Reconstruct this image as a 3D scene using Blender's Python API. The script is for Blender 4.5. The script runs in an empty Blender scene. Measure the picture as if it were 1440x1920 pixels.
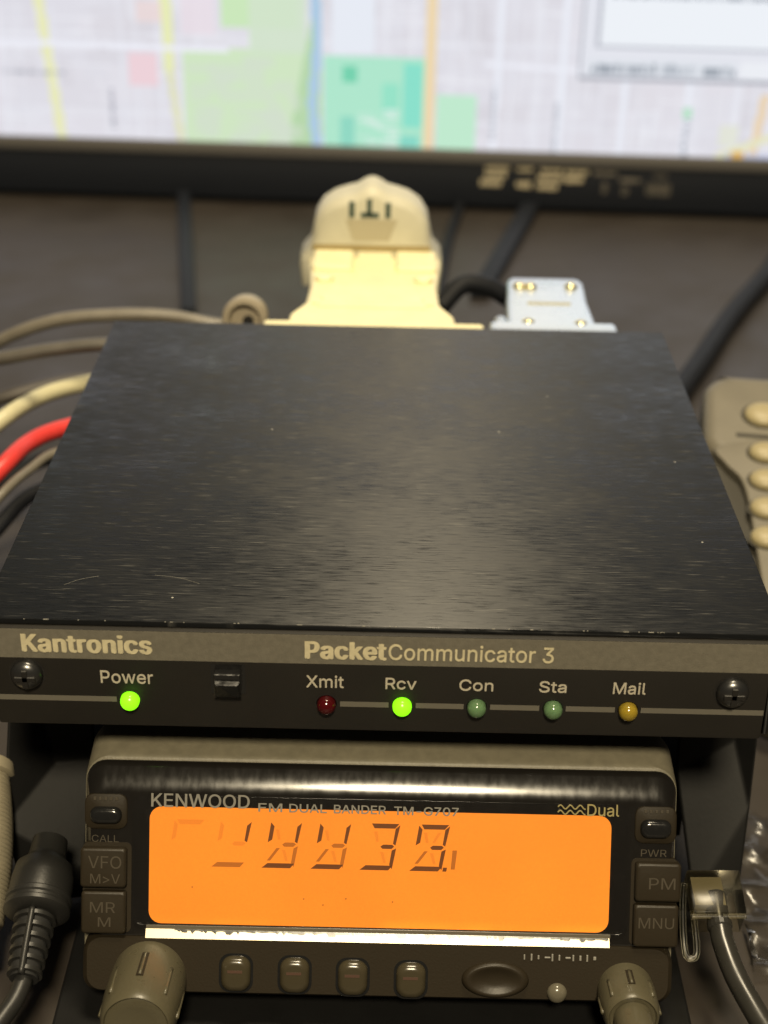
import bpy, bmesh, math, random
import numpy as np
from mathutils import Vector, Matrix

random.seed(7)
S = 0.001            # everything below is written in millimetres
DESK = 75.0          # the desk lies 75 mm below the top of the packet modem
scene = bpy.context.scene
col = scene.collection
R = math.radians

# ------------------------------------------------------------------ camera, world, lamp, exposure
cd = bpy.data.cameras.new('camera')
cam = bpy.data.objects.new('camera', cd)
col.objects.link(cam)
right = Vector((0.999766, 0.010945, 0.018664))
down = Vector((0.021629, -0.481896, -0.875961))
fwd = Vector((-0.000593, 0.876160, -0.482020))
m = Matrix((right, -down, -fwd)).transposed().to_4x4()
m.translation = Vector((0.08, -206.28, 135.16 + DESK)) * S
cam.matrix_world = m
cd.sensor_fit = 'VERTICAL'
cd.sensor_height = 36.0
cd.sensor_width = 27.0
cd.lens = 36.0 * 2797.3 / 1920.0
cd.clip_start = 0.01
cd.clip_end = 50
cd.dof.use_dof = True
cd.dof.focus_distance = 0.262
cd.dof.aperture_fstop = 16.5
scene.camera = cam

world = bpy.data.worlds.new('World')
scene.world = world
world.use_nodes = True
bg = world.node_tree.nodes['Background']
bg.inputs[0].default_value = (1.0, 0.92, 0.80, 1)     # dim warm bounce of the room
bg.inputs[1].default_value = 0.035


def lamp(name, loc, target, size, watts, colour):
    l = bpy.data.lights.new(name, 'AREA')
    l.shape = 'DISK'
    l.size = size * S
    l.energy = watts
    l.color = colour
    o = bpy.data.objects.new(name, l)
    col.objects.link(o)
    o.location = Vector((loc[0], loc[1], loc[2] + DESK)) * S
    d = Vector(target) - Vector(loc)
    o.rotation_euler = d.to_track_quat('-Z', 'Y').to_euler()
    return o


lamp('room_lamp', (40, -860, 980), (0, 40, -20), 190, 22.0, (1.0, 0.845, 0.575))
lamp('ceiling_lamp', (85, 130, 1250), (0, 60, 0), 300, 15.0, (1.0, 0.845, 0.58))

vs = scene.view_settings
vs.view_transform = 'Standard'
vs.look = 'None'
vs.exposure = 0.0
vs.gamma = 1.0
vs.use_curve_mapping = False
scene.render.engine = 'CYCLES'
scene.cycles.max_bounces = 8
scene.cycles.transparent_max_bounces = 12


# ------------------------------------------------------------------ materials
def srgb(r, g, b):
    f = lambda c: (c / 255.0 / 12.92) if c / 255.0 <= 0.04045 else ((c / 255.0 + 0.055) / 1.055) ** 2.4
    return (f(r), f(g), f(b), 1.0)


def node(nt, t, **k):
    n = nt.nodes.new(t)
    for a, v in k.items():
        setattr(n, a, v)
    return n


def mat(name, colour=(0.5, 0.5, 0.5, 1), rough=0.5, metal=0.0, spec=0.5, noise=None, bump=None, rvar=None,
        emit=None, estr=0.0, trans=0.0, ior=1.5, coat=0.0, stretch=(1, 1, 1), sheen=0.0, sss=0.0):
    """Principled surface. noise=(scale, amount) varies the colour, bump=(scale, height_mm) the relief,
    rvar=(scale, amount) the roughness; scales are per metre."""
    m = bpy.data.materials.new(name)
    m.use_nodes = True
    nt = m.node_tree
    p = nt.nodes['Principled BSDF']
    L = nt.links.new
    p.inputs['Base Color'].default_value = colour
    p.inputs['Roughness'].default_value = rough
    p.inputs['Metallic'].default_value = metal
    p.inputs['Specular IOR Level'].default_value = spec
    p.inputs['IOR'].default_value = ior
    p.inputs['Transmission Weight'].default_value = trans
    p.inputs['Coat Weight'].default_value = coat
    if sss:
        p.inputs['Subsurface Weight'].default_value = sss
        p.inputs['Subsurface Radius'].default_value = (0.002, 0.0015, 0.001)
    if emit:
        p.inputs['Emission Color'].default_value = emit
        p.inputs['Emission Strength'].default_value = estr
    tc = node(nt, 'ShaderNodeTexCoord')
    mp = node(nt, 'ShaderNodeMapping')
    mp.inputs['Scale'].default_value = stretch
    L(tc.outputs['Object'], mp.inputs['Vector'])

    def ns(scale, detail=4):
        n = node(nt, 'ShaderNodeTexNoise')
        n.inputs['Scale'].default_value = scale
        n.inputs['Detail'].default_value = detail
        L(mp.outputs[0], n.inputs['Vector'])
        return n
    if noise:
        n = ns(noise[0])
        mr = node(nt, 'ShaderNodeMapRange')
        mr.inputs[1].default_value = 0.3
        mr.inputs[2].default_value = 0.7
        mr.inputs[3].default_value = 1 - noise[1]
        mr.inputs[4].default_value = 1 + noise[1]
        L(n.outputs['Fac'], mr.inputs[0])
        v = node(nt, 'ShaderNodeVectorMath', operation='SCALE')
        v.inputs[0].default_value = colour[:3]
        L(mr.outputs[0], v.inputs['Scale'])
        L(v.outputs[0], p.inputs['Base Color'])
    if rvar:
        n = ns(rvar[0])
        mr = node(nt, 'ShaderNodeMapRange')
        mr.inputs[1].default_value = 0.3
        mr.inputs[2].default_value = 0.7
        mr.inputs[3].default_value = max(0.02, rough - rvar[1])
        mr.inputs[4].default_value = min(1, rough + rvar[1])
        L(n.outputs['Fac'], mr.inputs[0])
        L(mr.outputs[0], p.inputs['Roughness'])
    if bump:
        n = ns(bump[0], 3)
        b = node(nt, 'ShaderNodeBump')
        b.inputs['Strength'].default_value = 1.0
        b.inputs['Distance'].default_value = bump[1] * S
        L(n.outputs['Fac'], b.inputs['Height'])
        L(b.outputs[0], p.inputs['Normal'])
    return m


def emission(name, colour, strength):
    m = bpy.data.materials.new(name)
    m.use_nodes = True
    nt = m.node_tree
    nt.nodes.clear()
    e = node(nt, 'ShaderNodeEmission')
    e.inputs[0].default_value = colour
    e.inputs[1].default_value = strength
    o = node(nt, 'ShaderNodeOutputMaterial')
    nt.links.new(e.outputs[0], o.inputs[0])
    return m


def clear_film(name, ior=1.45, rough=0.05, tint=(1, 1, 1, 1), extra=0.0, bump=None):
    """Thin clear sheet: mirror-like by Fresnel, otherwise see-through."""
    m = bpy.data.materials.new(name)
    m.use_nodes = True
    nt = m.node_tree
    nt.nodes.clear()
    L = nt.links.new
    t = node(nt, 'ShaderNodeBsdfTransparent')
    t.inputs[0].default_value = tint
    g = node(nt, 'ShaderNodeBsdfGlossy')
    g.inputs['Roughness'].default_value = rough
    f = node(nt, 'ShaderNodeFresnel')
    f.inputs[0].default_value = ior
    a = node(nt, 'ShaderNodeMath', operation='ADD')
    a.inputs[1].default_value = extra
    L(f.outputs[0], a.inputs[0])
    x = node(nt, 'ShaderNodeMixShader')
    L(a.outputs[0], x.inputs[0])
    L(t.outputs[0], x.inputs[1])
    L(g.outputs[0], x.inputs[2])
    if bump:
        n = node(nt, 'ShaderNodeTexNoise')
        n.inputs['Scale'].default_value = bump[0]
        b = node(nt, 'ShaderNodeBump')
        b.inputs['Distance'].default_value = bump[1] * S
        L(n.outputs[0], b.inputs['Height'])
        L(b.outputs[0], g.inputs['Normal'])
    o = node(nt, 'ShaderNodeOutputMaterial')
    L(x.outputs[0], o.inputs[0])
    return m


def brushed_lid():
    m = bpy.data.materials.new('brushed_black_aluminium')
    m.use_nodes = True
    nt = m.node_tree
    L = nt.links.new
    p = nt.nodes['Principled BSDF']
    tc = node(nt, 'ShaderNodeTexCoord')

    def streak(sx, sy, detail=3, seed=0.0):
        mp = node(nt, 'ShaderNodeMapping')
        mp.inputs['Scale'].default_value = (sx, sy, 1)
        mp.inputs['Location'].default_value = (seed, seed * 1.7, seed)
        L(tc.outputs['Object'], mp.inputs['Vector'])
        n = node(nt, 'ShaderNodeTexNoise')
        n.inputs['Scale'].default_value = 1.0
        n.inputs['Detail'].default_value = detail
        n.inputs['Roughness'].default_value = 0.6
        L(mp.outputs[0], n.inputs['Vector'])
        return n.outputs['Fac']
    fine = streak(190, 3000, 3)
    coarse = streak(90, 1100, 2, 3.1)
    smudge = streak(38, 60, 5, 9.0)

    def mr(src, a, b, c, d):
        n = node(nt, 'ShaderNodeMapRange')
        for i, v in enumerate((a, b, c, d)):
            n.inputs[i + 1].default_value = v
        L(src, n.inputs[0])
        return n.outputs[0]

    def math_(op, a, b):
        n = node(nt, 'ShaderNodeMath', operation=op)
        for i, v in enumerate((a, b)):
            if isinstance(v, (int, float)):
                n.inputs[i].default_value = v
            else:
                L(v, n.inputs[i])
        return n.outputs[0]
    # roughness: brushing lines over broad smudges
    r = math_('ADD', mr(fine, 0.35, 0.65, -0.16, 0.14), mr(smudge, 0.3, 0.7, 0.33, 0.52))
    L(r, p.inputs['Roughness'])
    # colour: black anodising, paler worn streaks painting in the brushing's highlights, a few dust specks
    worn = math_('MULTIPLY', mr(fine, 0.56, 0.74, 0.0, 1.0), mr(coarse, 0.48, 0.66, 0.0, 1.0))
    ramp = node(nt, 'ShaderNodeMix', data_type='RGBA')
    ramp.inputs[6].default_value = (0.0058, 0.0064, 0.0072, 1)
    ramp.inputs[7].default_value = (0.12, 0.117, 0.108, 1)
    L(worn, ramp.inputs[0])
    L(math_('MULTIPLY', worn, 0.5), p.inputs['Metallic'])
    vo = node(nt, 'ShaderNodeTexVoronoi', voronoi_dimensions='2D')
    vo.inputs['Scale'].default_value = 85.0
    L(tc.outputs['Object'], vo.inputs['Vector'])
    sp = math_('LESS_THAN', vo.outputs['Distance'], 0.016)
    sepc = node(nt, 'ShaderNodeSeparateColor')
    L(vo.outputs['Color'], sepc.inputs[0])
    sp = math_('MULTIPLY', sp, math_('GREATER_THAN', sepc.outputs[0], 0.94))
    dust = node(nt, 'ShaderNodeMix', data_type='RGBA')
    dust.inputs[7].default_value = (0.32, 0.31, 0.28, 1)
    L(sp, dust.inputs[0])
    L(ramp.outputs[2], dust.inputs[6])
    L(dust.outputs[2], p.inputs['Base Color'])
    p.inputs['Specular IOR Level'].default_value = 0.52
    p.inputs['Anisotropic'].default_value = 0.85
    p.inputs['Anisotropic Rotation'].default_value = 0.0
    tg = node(nt, 'ShaderNodeCombineXYZ')
    tg.inputs[1].default_value = 1.0
    L(tg.outputs[0], p.inputs['Tangent'])
    b = node(nt, 'ShaderNodeBump')
    b.inputs['Distance'].default_value = 0.03 * S
    b.inputs['Strength'].default_value = 1.0
    L(math_('ADD', fine, math_('MULTIPLY', coarse, 0.6)), b.inputs['Height'])
    L(b.outputs[0], p.inputs['Normal'])
    return m


M = {}
M['lid'] = brushed_lid()
M['panel'] = mat('dark_panel_paint', (0.013, 0.0115, 0.0095, 1), 0.55, bump=(2600, 0.02), noise=(60, 0.15), spec=0.4)
M['band'] = mat('grey_beige_band_print', (0.143, 0.131, 0.103, 1), 0.6, bump=(3200, 0.05), noise=(900, 0.10), spec=0.3)
M['print'] = mat('cream_print', (0.46, 0.42, 0.33, 1), 0.6)
M['print_bold'] = mat('cream_bold_print', (0.56, 0.50, 0.33, 1), 0.6, noise=(700, 0.1))
M['rule'] = mat('grey_rule_print', (0.125,0.115,0.092,1), 0.6)
M['chassis'] = mat('black_chassis_steel', (0.012, 0.011, 0.010, 1), 0.5)
M['rubber'] = mat('black_rubber', (0.013, 0.013, 0.013, 1), 0.7, spec=0.3, noise=(400, 0.2))
M['gloss_black'] = mat('gloss_black_plastic', (0.010, 0.010, 0.010, 1), 0.16, rvar=(900, 0.08))
M['screw'] = mat('blackened_steel', (0.11,0.11,0.11,1), 0.28, metal=0.9)
M['nick'] = mat('bare_metal_nick', (0.20, 0.19, 0.16, 1), 0.5)
M['led_green_on'] = mat('lit_green_led', (0.10, 0.55, 0.02, 1), 0.25, emit=(0.27, 1.0, 0.004, 1), estr=1.25)
M['led_red'] = mat('dark_red_led', (0.05,0.002,0.003,1), 0.12, coat=0.5)
M['led_green'] = mat('unlit_green_led', (0.10,0.18,0.085,1), 0.15, coat=0.5, sss=0.3)
M['led_amber'] = mat('unlit_amber_led', (0.26,0.185,0.018,1), 0.15, coat=0.5, sss=0.3)

M['housing'] = mat('grey_beige_radio_case', (0.135, 0.122, 0.085, 1), 0.5, bump=(2600, 0.05), noise=(500, 0.12))
M['lens'] = mat('black_radio_bezel', (0.009, 0.008, 0.007, 1), 0.19, rvar=(520, 0.035), stretch=(1.6, 1, 0.7), spec=0.5, bump=(120, 0.008))
M['radio_dark'] = mat('dark_brown_radio_plastic', (0.018,0.0135,0.0075,1), 0.55, bump=(2600, 0.03), spec=0.2)
M['key'] = mat('dark_brown_key', (0.019,0.0145,0.0085,1), 0.4, spec=0.25, bump=(1500, 0.02))
M['key_print'] = mat('faded_tan_key_print', (0.042,0.034,0.022,1), 0.5)
M['knob'] = mat('olive_grey_knob', (0.070,0.062,0.038,1), 0.32, bump=(2200, 0.015), rvar=(700, 0.06))
M['pill'] = mat('smoky_button', (0.040,0.033,0.019,1), 0.22, spec=0.5)
M['pill_print'] = mat('dull_red_print', (0.055,0.026,0.015,1), 0.5)
M['silver_print'] = mat('silver_print', (0.20,0.19,0.165,1), 0.45)
M['gold_print'] = mat('gold_print', (0.28,0.235,0.10,1), 0.45)
M['lcd_segment'] = mat('lcd_segment_dark', (0.045, 0.018, 0.004, 1), 0.5, emit=srgb(96, 44, 4), estr=0.9)
M['lcd_half'] = mat('lcd_segment_half', (0.1, 0.04, 0.005, 1), 0.5, emit=srgb(168, 84, 12), estr=1.0)
M['lcd_ghost'] = mat('lcd_segment_ghost', (0.2, 0.07, 0.005, 1), 0.5, emit=srgb(219, 113, 24), estr=0.97)
M['clear'] = clear_film('clear_window', 1.35, 0.06)
M['bag'] = clear_film('clear_plastic_film', 1.4, 0.26, (0.95, 0.94, 0.92, 1), 0.03)

M['cream'] = mat('aged_cream_plastic', (0.78, 0.72, 0.45, 1), 0.45, noise=(150, 0.05), sss=0.1)
M['cream_shaded'] = mat('shaded_cream_plastic', (0.50, 0.48, 0.37, 1), 0.5, noise=(150, 0.06))  # the cream greyed: shade of the upright rear half put into the colour
M['emblem'] = mat('dark_green_print', (0.03, 0.06, 0.05, 1), 0.5)
M['zinc'] = mat('bright_zinc_shell', (0.70, 0.78, 0.88, 1), 0.30, metal=0.75, noise=(300, 0.05), rvar=(300, 0.06))
M['brass'] = mat('yellow_zinc_screw', (0.85, 0.76, 0.45, 1), 0.22, metal=0.9)
M['tan_cable'] = mat('tan_grey_cable', (0.15,0.135,0.108,1), 0.4, noise=(200, 0.12))
M['grey_cable'] = mat('warm_grey_cable', (0.088,0.08,0.068,1), 0.4, noise=(200, 0.12))
M['cream_wire'] = mat('pale_cream_wire', (0.50,0.47,0.30,1), 0.4, noise=(200, 0.08))
M['brown_cable'] = mat('dull_brown_cable', (0.05, 0.042, 0.034, 1), 0.5, noise=(200, 0.15))
M['red_wire'] = mat('red_wire', (0.62,0.045,0.04,1), 0.38, noise=(200, 0.08))
M['black_cable'] = mat('black_cable', (0.009,0.010,0.013,1), 0.6, spec=0.2, noise=(200, 0.15))
M['grey_metal'] = mat('dull_grey_metal', (0.30, 0.30, 0.28, 1), 0.4, metal=0.5)
M['mic'] = mat('beige_grey_microphone', (0.135, 0.122, 0.092, 1), 0.5, bump=(1800, 0.04), noise=(120, 0.06))
M['mic_grip'] = mat('olive_grip', (0.025,0.022,0.014,1), 0.6)
M['mic_key'] = mat('pale_yellow_rubber_key', (0.31,0.265,0.15,1), 0.45, sss=0.1)
M['plug'] = mat('dark_grey_rubber_plug', (0.014,0.0138,0.013,1), 0.42, bump=(1500, 0.03))
M['stand'] = mat('black_steel_stand', (0.0045,0.0045,0.0045,1), 0.6, spec=0.2, bump=(900, 0.03), noise=(90, 0.2))
M['clear_plastic'] = clear_film('clear_yellowed_plastic', 1.3, 0.22, (0.90, 0.87, 0.76, 1), 0.02)
M['gold'] = mat('gold_contact', (0.8, 0.6, 0.25, 1), 0.25, metal=1.0)
M['sleeve'] = mat('cream_ribbed_sleeve', (0.34,0.30,0.21,1), 0.6, noise=(200, 0.08))
M['mon_black'] = mat('black_monitor_plastic', (0.008, 0.010, 0.015, 1), 0.6, spec=0.25, bump=(1500, 0.02))
M['mon_strip'] = mat('grey_brown_monitor_strip', (0.105, 0.100, 0.095, 1), 0.4)
M['mon_mark'] = mat('pale_gold_mark', (0.50, 0.44, 0.30, 1), 0.4)
M['mon_mark_dim'] = mat('dim_grey_mark', (0.085, 0.078, 0.066, 1), 0.4)
M['desk'] = mat('brown_grey_desk_laminate', (0.027, 0.0215, 0.017, 1), 0.55, noise=(18, 0.12), bump=(400, 0.04), rvar=(40, 0.1))


def lcd_material():
    """Orange back-lit LCD: the back-light is a little uneven, hottest along its lower edge."""
    m = bpy.data.materials.new('orange_backlit_lcd')
    m.use_nodes = True
    nt = m.node_tree
    L = nt.links.new
    p = nt.nodes['Principled BSDF']
    p.inputs['Base Color'].default_value = (0.25, 0.07, 0.005, 1)
    p.inputs['Roughness'].default_value = 0.5
    tc = node(nt, 'ShaderNodeTexCoord')
    n = node(nt, 'ShaderNodeTexNoise')
    n.inputs['Scale'].default_value = 32
    n.inputs['Detail'].default_value = 2
    L(tc.outputs['Object'], n.inputs['Vector'])
    fine = node(nt, 'ShaderNodeTexNoise')
    fine.inputs['Scale'].default_value = 2500
    L(tc.outputs['Object'], fine.inputs['Vector'])
    a = node(nt, 'ShaderNodeMapRange')
    for i, v in enumerate((0.3, 0.7, 0.88, 1.06)):
        a.inputs[i + 1].default_value = v
    L(n.outputs[0], a.inputs[0])
    b = node(nt, 'ShaderNodeMapRange')
    for i, v in enumerate((0.25, 0.75, 0.94, 1.06)):
        b.inputs[i + 1].default_value = v
    L(fine.outputs[0], b.inputs[0])
    mu = node(nt, 'ShaderNodeMath', operation='MULTIPLY')
    L(a.outputs[0], mu.inputs[0])
    L(b.outputs[0], mu.inputs[1])
    sx = node(nt, 'ShaderNodeSeparateXYZ')
    L(tc.outputs['Object'], sx.inputs[0])
    ed = node(nt, 'ShaderNodeMapRange', interpolation_type='SMOOTHSTEP')   # lamps of the back-light along the lower edge
    for i, v in enumerate((0.0163, 0.0146, 0.0, 0.28)):
        ed.inputs[i + 1].default_value = v
    L(sx.outputs[2], ed.inputs[0])
    wv = node(nt, 'ShaderNodeTexNoise', noise_dimensions='1D')
    wv.inputs['Scale'].default_value = 42
    L(sx.outputs[0], wv.inputs['W'])
    wm = node(nt, 'ShaderNodeMapRange')
    for i, v in enumerate((0.45, 0.6, 0.0, 1.0)):
        wm.inputs[i + 1].default_value = v
    L(wv.outputs[0], wm.inputs[0])
    g = node(nt, 'ShaderNodeMath', operation='MULTIPLY_ADD')
    L(ed.outputs[0], g.inputs[0])
    L(wm.outputs[0], g.inputs[1])
    L(mu.outputs[0], g.inputs[2])
    L(g.outputs[0], p.inputs['Emission Strength'])
    p.inputs['Emission Color'].default_value = srgb(240, 131, 28)
    return m


M['lcd'] = lcd_material()


# ------------------------------------------------------------------ mesh helpers (millimetres)
class Thing:
    """A top-level Empty at the thing's base. origin + rot give the frame its parts are written in, base the
    point of that frame where the Empty stands."""
    def __init__(self, name, label, cat, origin=(0, 0, 0), base=(0, 0, 0), rot=None, group=None):
        self.base = Vector(base)
        rm = rot if rot is not None else Matrix.Identity(3)
        o = bpy.data.objects.new(name, None)
        o.empty_display_size = 0.01
        col.objects.link(o)
        loc = Vector(origin) + rm @ self.base + Vector((0, 0, DESK))
        mw = rm.to_4x4()
        mw.translation = loc * S
        o.matrix_world = mw
        o['label'] = label
        o['category'] = cat
        if group:
            o['group'] = group
        self.o = o


def finish(name, bm, material, thing=None, parent=None, smooth=None, label=None):
    off = thing.base if thing else Vector((0, 0, -DESK))
    for v in bm.verts:
        v.co = (v.co - off) * S
    bmesh.ops.recalc_face_normals(bm, faces=bm.faces)
    me = bpy.data.meshes.new(name)
    bm.to_mesh(me)
    bm.free()
    me.materials.append(M[material] if isinstance(material, str) else material)
    if smooth is not None:
        me.shade_smooth()
        if smooth < 180:
            bmx = bmesh.new()
            bmx.from_mesh(me)
            for e in bmx.edges:
                if len(e.link_faces) == 2 and e.calc_face_angle(0) > R(smooth):
                    e.smooth = False
            bmx.to_mesh(me)
            bmx.free()
    o = bpy.data.objects.new(name, me)
    col.objects.link(o)
    p = parent if parent is not None else (thing.o if thing else None)
    if p is not None:
        o.parent = p
    if label:
        o['label'] = label
    return o


def bevel(bm, w, segs=2, edges=None):
    if w > 0:
        bmesh.ops.bevel(bm, geom=list(edges or bm.edges), offset=w, segments=segs, affect='EDGES', profile=0.5)


def box(x0, x1, y0, y1, z0, z1, bv=0.0, segs=2, bm=None):
    b = bmesh.new()
    v = [b.verts.new(p) for p in [(x0, y0, z0), (x1, y0, z0), (x1, y1, z0), (x0, y1, z0),
                                  (x0, y0, z1), (x1, y0, z1), (x1, y1, z1), (x0, y1, z1)]]
    for f in ((0, 3, 2, 1), (4, 5, 6, 7), (0, 1, 5, 4), (1, 2, 6, 5), (2, 3, 7, 6), (3, 0, 4, 7)):
        b.faces.new([v[i] for i in f])
    bevel(b, bv, segs)
    return merge(bm, b) if bm else b


def merge(dst, src):
    me = bpy.data.meshes.new('tmp')
    src.to_mesh(me)
    src.free()
    dst.from_mesh(me)
    bpy.data.meshes.remove(me)
    return dst


def rr(x0, x1, z0, z1, r, n=6):
    r = min(r, (x1 - x0) / 2 - 1e-3, (z1 - z0) / 2 - 1e-3)
    pts = []
    for cx, cz, a0 in ((x1 - r, z1 - r, 0), (x0 + r, z1 - r, 90), (x0 + r, z0 + r, 180), (x1 - r, z0 + r, 270)):
        for i in range(n + 1):
            a = R(a0 + 90 * i / n)
            pts.append((cx + r * math.cos(a), cz + r * math.sin(a)))
    return pts


def prism(poly, y0, y1, bv=0.0, segs=2):
    """Polygon in x-z pushed from y0 (front) to y1 (back); bv rounds the front rim."""
    b = bmesh.new()
    fr = [b.verts.new((x, y0, z)) for x, z in poly]
    bk = [b.verts.new((x, y1, z)) for x, z in poly]
    f = b.faces.new(fr)
    b.faces.new(list(reversed(bk)))
    n = len(poly)
    for i in range(n):
        b.faces.new((fr[i], bk[i], bk[(i + 1) % n], fr[(i + 1) % n]))
    if bv:
        bevel(b, bv, segs, list(f.edges))
    return b


def pillow(poly, y1, y0, rim, steps=4):
    """Rounded key: the outline rises from y1 to y0 (front) and rolls in by rim at its front edge."""
    cx = sum(p[0] for p in poly) / len(poly)
    cz = sum(p[1] for p in poly) / len(poly)
    hw = max(abs(p[0] - cx) for p in poly)
    hh = max(abs(p[1] - cz) for p in poly)
    rings = [[(x, y1, z) for x, z in poly]]
    for i in range(steps + 1):
        t = R(90 * i / steps)
        k = rim * (1 - math.cos(t))
        rings.append([(cx + (x - cx) * (1 - k / hw), y0 + rim * (1 - math.sin(t)), cz + (z - cz) * (1 - k / hh)) for x, z in poly])
    return loft(rings)


def loft(sections, cap=True):
    """Join equal-length rings of points."""
    b = bmesh.new()
    rings = [[b.verts.new(p) for p in s] for s in sections]
    n = len(rings[0])
    for a, c in zip(rings, rings[1:]):
        for i in range(n):
            b.faces.new((a[i], a[(i + 1) % n], c[(i + 1) % n], c[i]))
    if cap:
        b.faces.new(list(reversed(rings[0])))
        b.faces.new(rings[-1])
    return b


def frame_of(d):
    d = Vector(d).normalized()
    up = Vector((0, 0, 1)) if abs(d.z) < 0.9 else Vector((1, 0, 0))
    a = d.cross(up).normalized()
    return a, d.cross(a).normalized(), d


def lathe(profile, origin, axis, segs=32, phase=0.0):
    """profile: (radius, distance along the axis)."""
    a, c, d = frame_of(axis)
    o = Vector(origin)
    b = bmesh.new()
    rings = []
    for r, h in profile:
        if r < 1e-4:
            rings.append([b.verts.new(o + d * h)])
        else:
            rings.append([b.verts.new(o + d * h + a * (r * math.cos(2 * math.pi * i / segs + phase)) +
                                      c * (r * math.sin(2 * math.pi * i / segs + phase))) for i in range(segs)])
    for p, q in zip(rings, rings[1:]):
        for i in range(segs):
            j = (i + 1) % segs
            if len(p) == 1 and len(q) > 1:
                b.faces.new((p[0], q[j], q[i]))
            elif len(q) == 1 and len(p) > 1:
                b.faces.new((p[i], p[j], q[0]))
            elif len(p) > 1:
                b.faces.new((p[i], p[j], q[j], q[i]))
    if len(rings[0]) > 1:
        b.faces.new(list(reversed(rings[0])))
    if len(rings[-1]) > 1:
        b.faces.new(rings[-1])
    return b


def spline(pts, n=10):
    P = [Vector(p) for p in pts]
    P = [P[0] * 2 - P[1]] + P + [P[-1] * 2 - P[-2]]
    out = []
    for k in range(1, len(P) - 2):
        for i in range(n):
            t = i / n
            p0, p1, p2, p3 = P[k - 1:k + 3]
            out.append(0.5 * ((2 * p1) + (p2 - p0) * t + (2 * p0 - 5 * p1 + 4 * p2 - p3) * t * t + (3 * p1 - p0 - 3 * p2 + p3) * t ** 3))
    out.append(P[-2])
    return out


def tube(pts, r, segs=14, n=10, flat=None):
    """Round cable through points; r may be a function of 0..1. flat=(sx, sz) makes a bar section instead."""
    C = spline(pts, n)
    secs = []
    prev = None
    for i, p in enumerate(C):
        d = (C[min(i + 1, len(C) - 1)] - C[max(i - 1, 0)]).normalized()
        if prev is None:
            a, c, _ = frame_of(d)
        else:
            a = (prev - d * prev.dot(d)).normalized()
            c = d.cross(a)
        prev = a
        rad = r(i / (len(C) - 1)) if callable(r) else r
        secs.append([p + (a * math.cos(2 * math.pi * k / segs) + c * math.sin(2 * math.pi * k / segs)) * rad for k in range(segs)])
    return loft(secs)


FONT = None
try:
    FONT = bpy.data.fonts.load(bpy.utils.system_resource('DATAFILES', path='fonts') + '/Inter.woff2')
except Exception:
    FONT = None


def fill_outline(co, es):
    """Triangles inside closed letter outlines (non-zero winding, so overlapping strokes join)."""
    from mathutils.geometry import delaunay_2d_cdt
    nxt = {}
    for a, c in es:
        nxt.setdefault(a, []).append(c)
        nxt.setdefault(c, []).append(a)
    seen, loops = set(), []
    for st in range(len(co)):
        if st in seen or st not in nxt:
            continue
        lp, cur, prev = [st], st, None
        seen.add(st)
        first = st + 1 if st + 1 in nxt[st] else nxt[st][0]
        while True:
            c = first if prev is None else next((k for k in nxt[cur] if k != prev), None)
            if c is None or c == st or c in seen:
                break
            lp.append(c)
            seen.add(c)
            prev, cur = cur, c
        if len(lp) > 2:
            loops.append(lp)
    v2 = [Vector((c.x, c.y)) for c in co]
    ve, _, tri, *_ = delaunay_2d_cdt(v2, es, [], 0, 1e-6)
    L = [np.array([(co[i].x, co[i].y) for i in lp]) for lp in loops]
    out = []
    for t in tri:
        px = sum(ve[i].x for i in t) / len(t)
        py = sum(ve[i].y for i in t) / len(t)
        w = 0
        for P in L:
            Q = np.roll(P, -1, axis=0)
            up = (P[:, 1] <= py) & (Q[:, 1] > py)
            dn = (P[:, 1] > py) & (Q[:, 1] <= py)
            side = (Q[:, 0] - P[:, 0]) * (py - P[:, 1]) - (px - P[:, 0]) * (Q[:, 1] - P[:, 1])
            w += int(np.sum(up & (side > 0))) - int(np.sum(dn & (side < 0)))
        if w != 0:
            out.append(list(t))
    return [Vector((v.x, v.y, 0)) for v in ve], out


def lettering(thing, s, x0, x1, z0, h, y, material, bold=0.0, parent=None, shear=0.0, space=1.0, thick=0.02, name='lettering'):
    """Printed word fitted between x0 and x1, letters h high on the base line z0, lying on the plane y."""
    cu = bpy.data.curves.new('t', 'FONT')
    cu.body = s
    if FONT:
        cu.font = FONT
    cu.resolution_u = 3
    cu.fill_mode = 'NONE'
    cu.shear = shear
    cu.space_character = space
    ob = bpy.data.objects.new('t', cu)
    col.objects.link(ob)
    dg = bpy.context.evaluated_depsgraph_get()
    me = bpy.data.meshes.new_from_object(ob.evaluated_get(dg))
    bpy.data.objects.remove(ob)
    bpy.data.curves.remove(cu)
    co = [v.co.copy() for v in me.vertices]
    es = [tuple(e.vertices) for e in me.edges]
    co, fs = fill_outline(co, es)
    bpy.data.meshes.remove(me)
    ax, bx, by = min(c.x for c in co), max(c.x for c in co), max(c.y for c in co)
    b = bmesh.new()
    sh = [(0, 0)] if bold <= 0 else [(0, 0), (-bold, 0), (bold, 0), (-bold * .6, -bold * .35), (bold * .6, bold * .35), (-bold * .6, bold * .35), (bold * .6, -bold * .35)]
    for k, (dx, dz) in enumerate(sh):
        vv = [b.verts.new((x0 + bold + (c.x - ax) / (bx - ax) * (x1 - x0 - 2 * bold) + dx, y - thick - 0.03 * k, z0 + c.y / by * h + dz)) for c in co]
        for f in fs:
            b.faces.new([vv[i] for i in f])
    return finish(name, b, material, thing, parent)


# ------------------------------------------------------------------ the desk
def desk():
    b = box(-900, 900, -260, 900, -105, -75, 1.5)
    o = finish('desk', b, 'desk')
    o['kind'] = 'structure'


desk()


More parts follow.
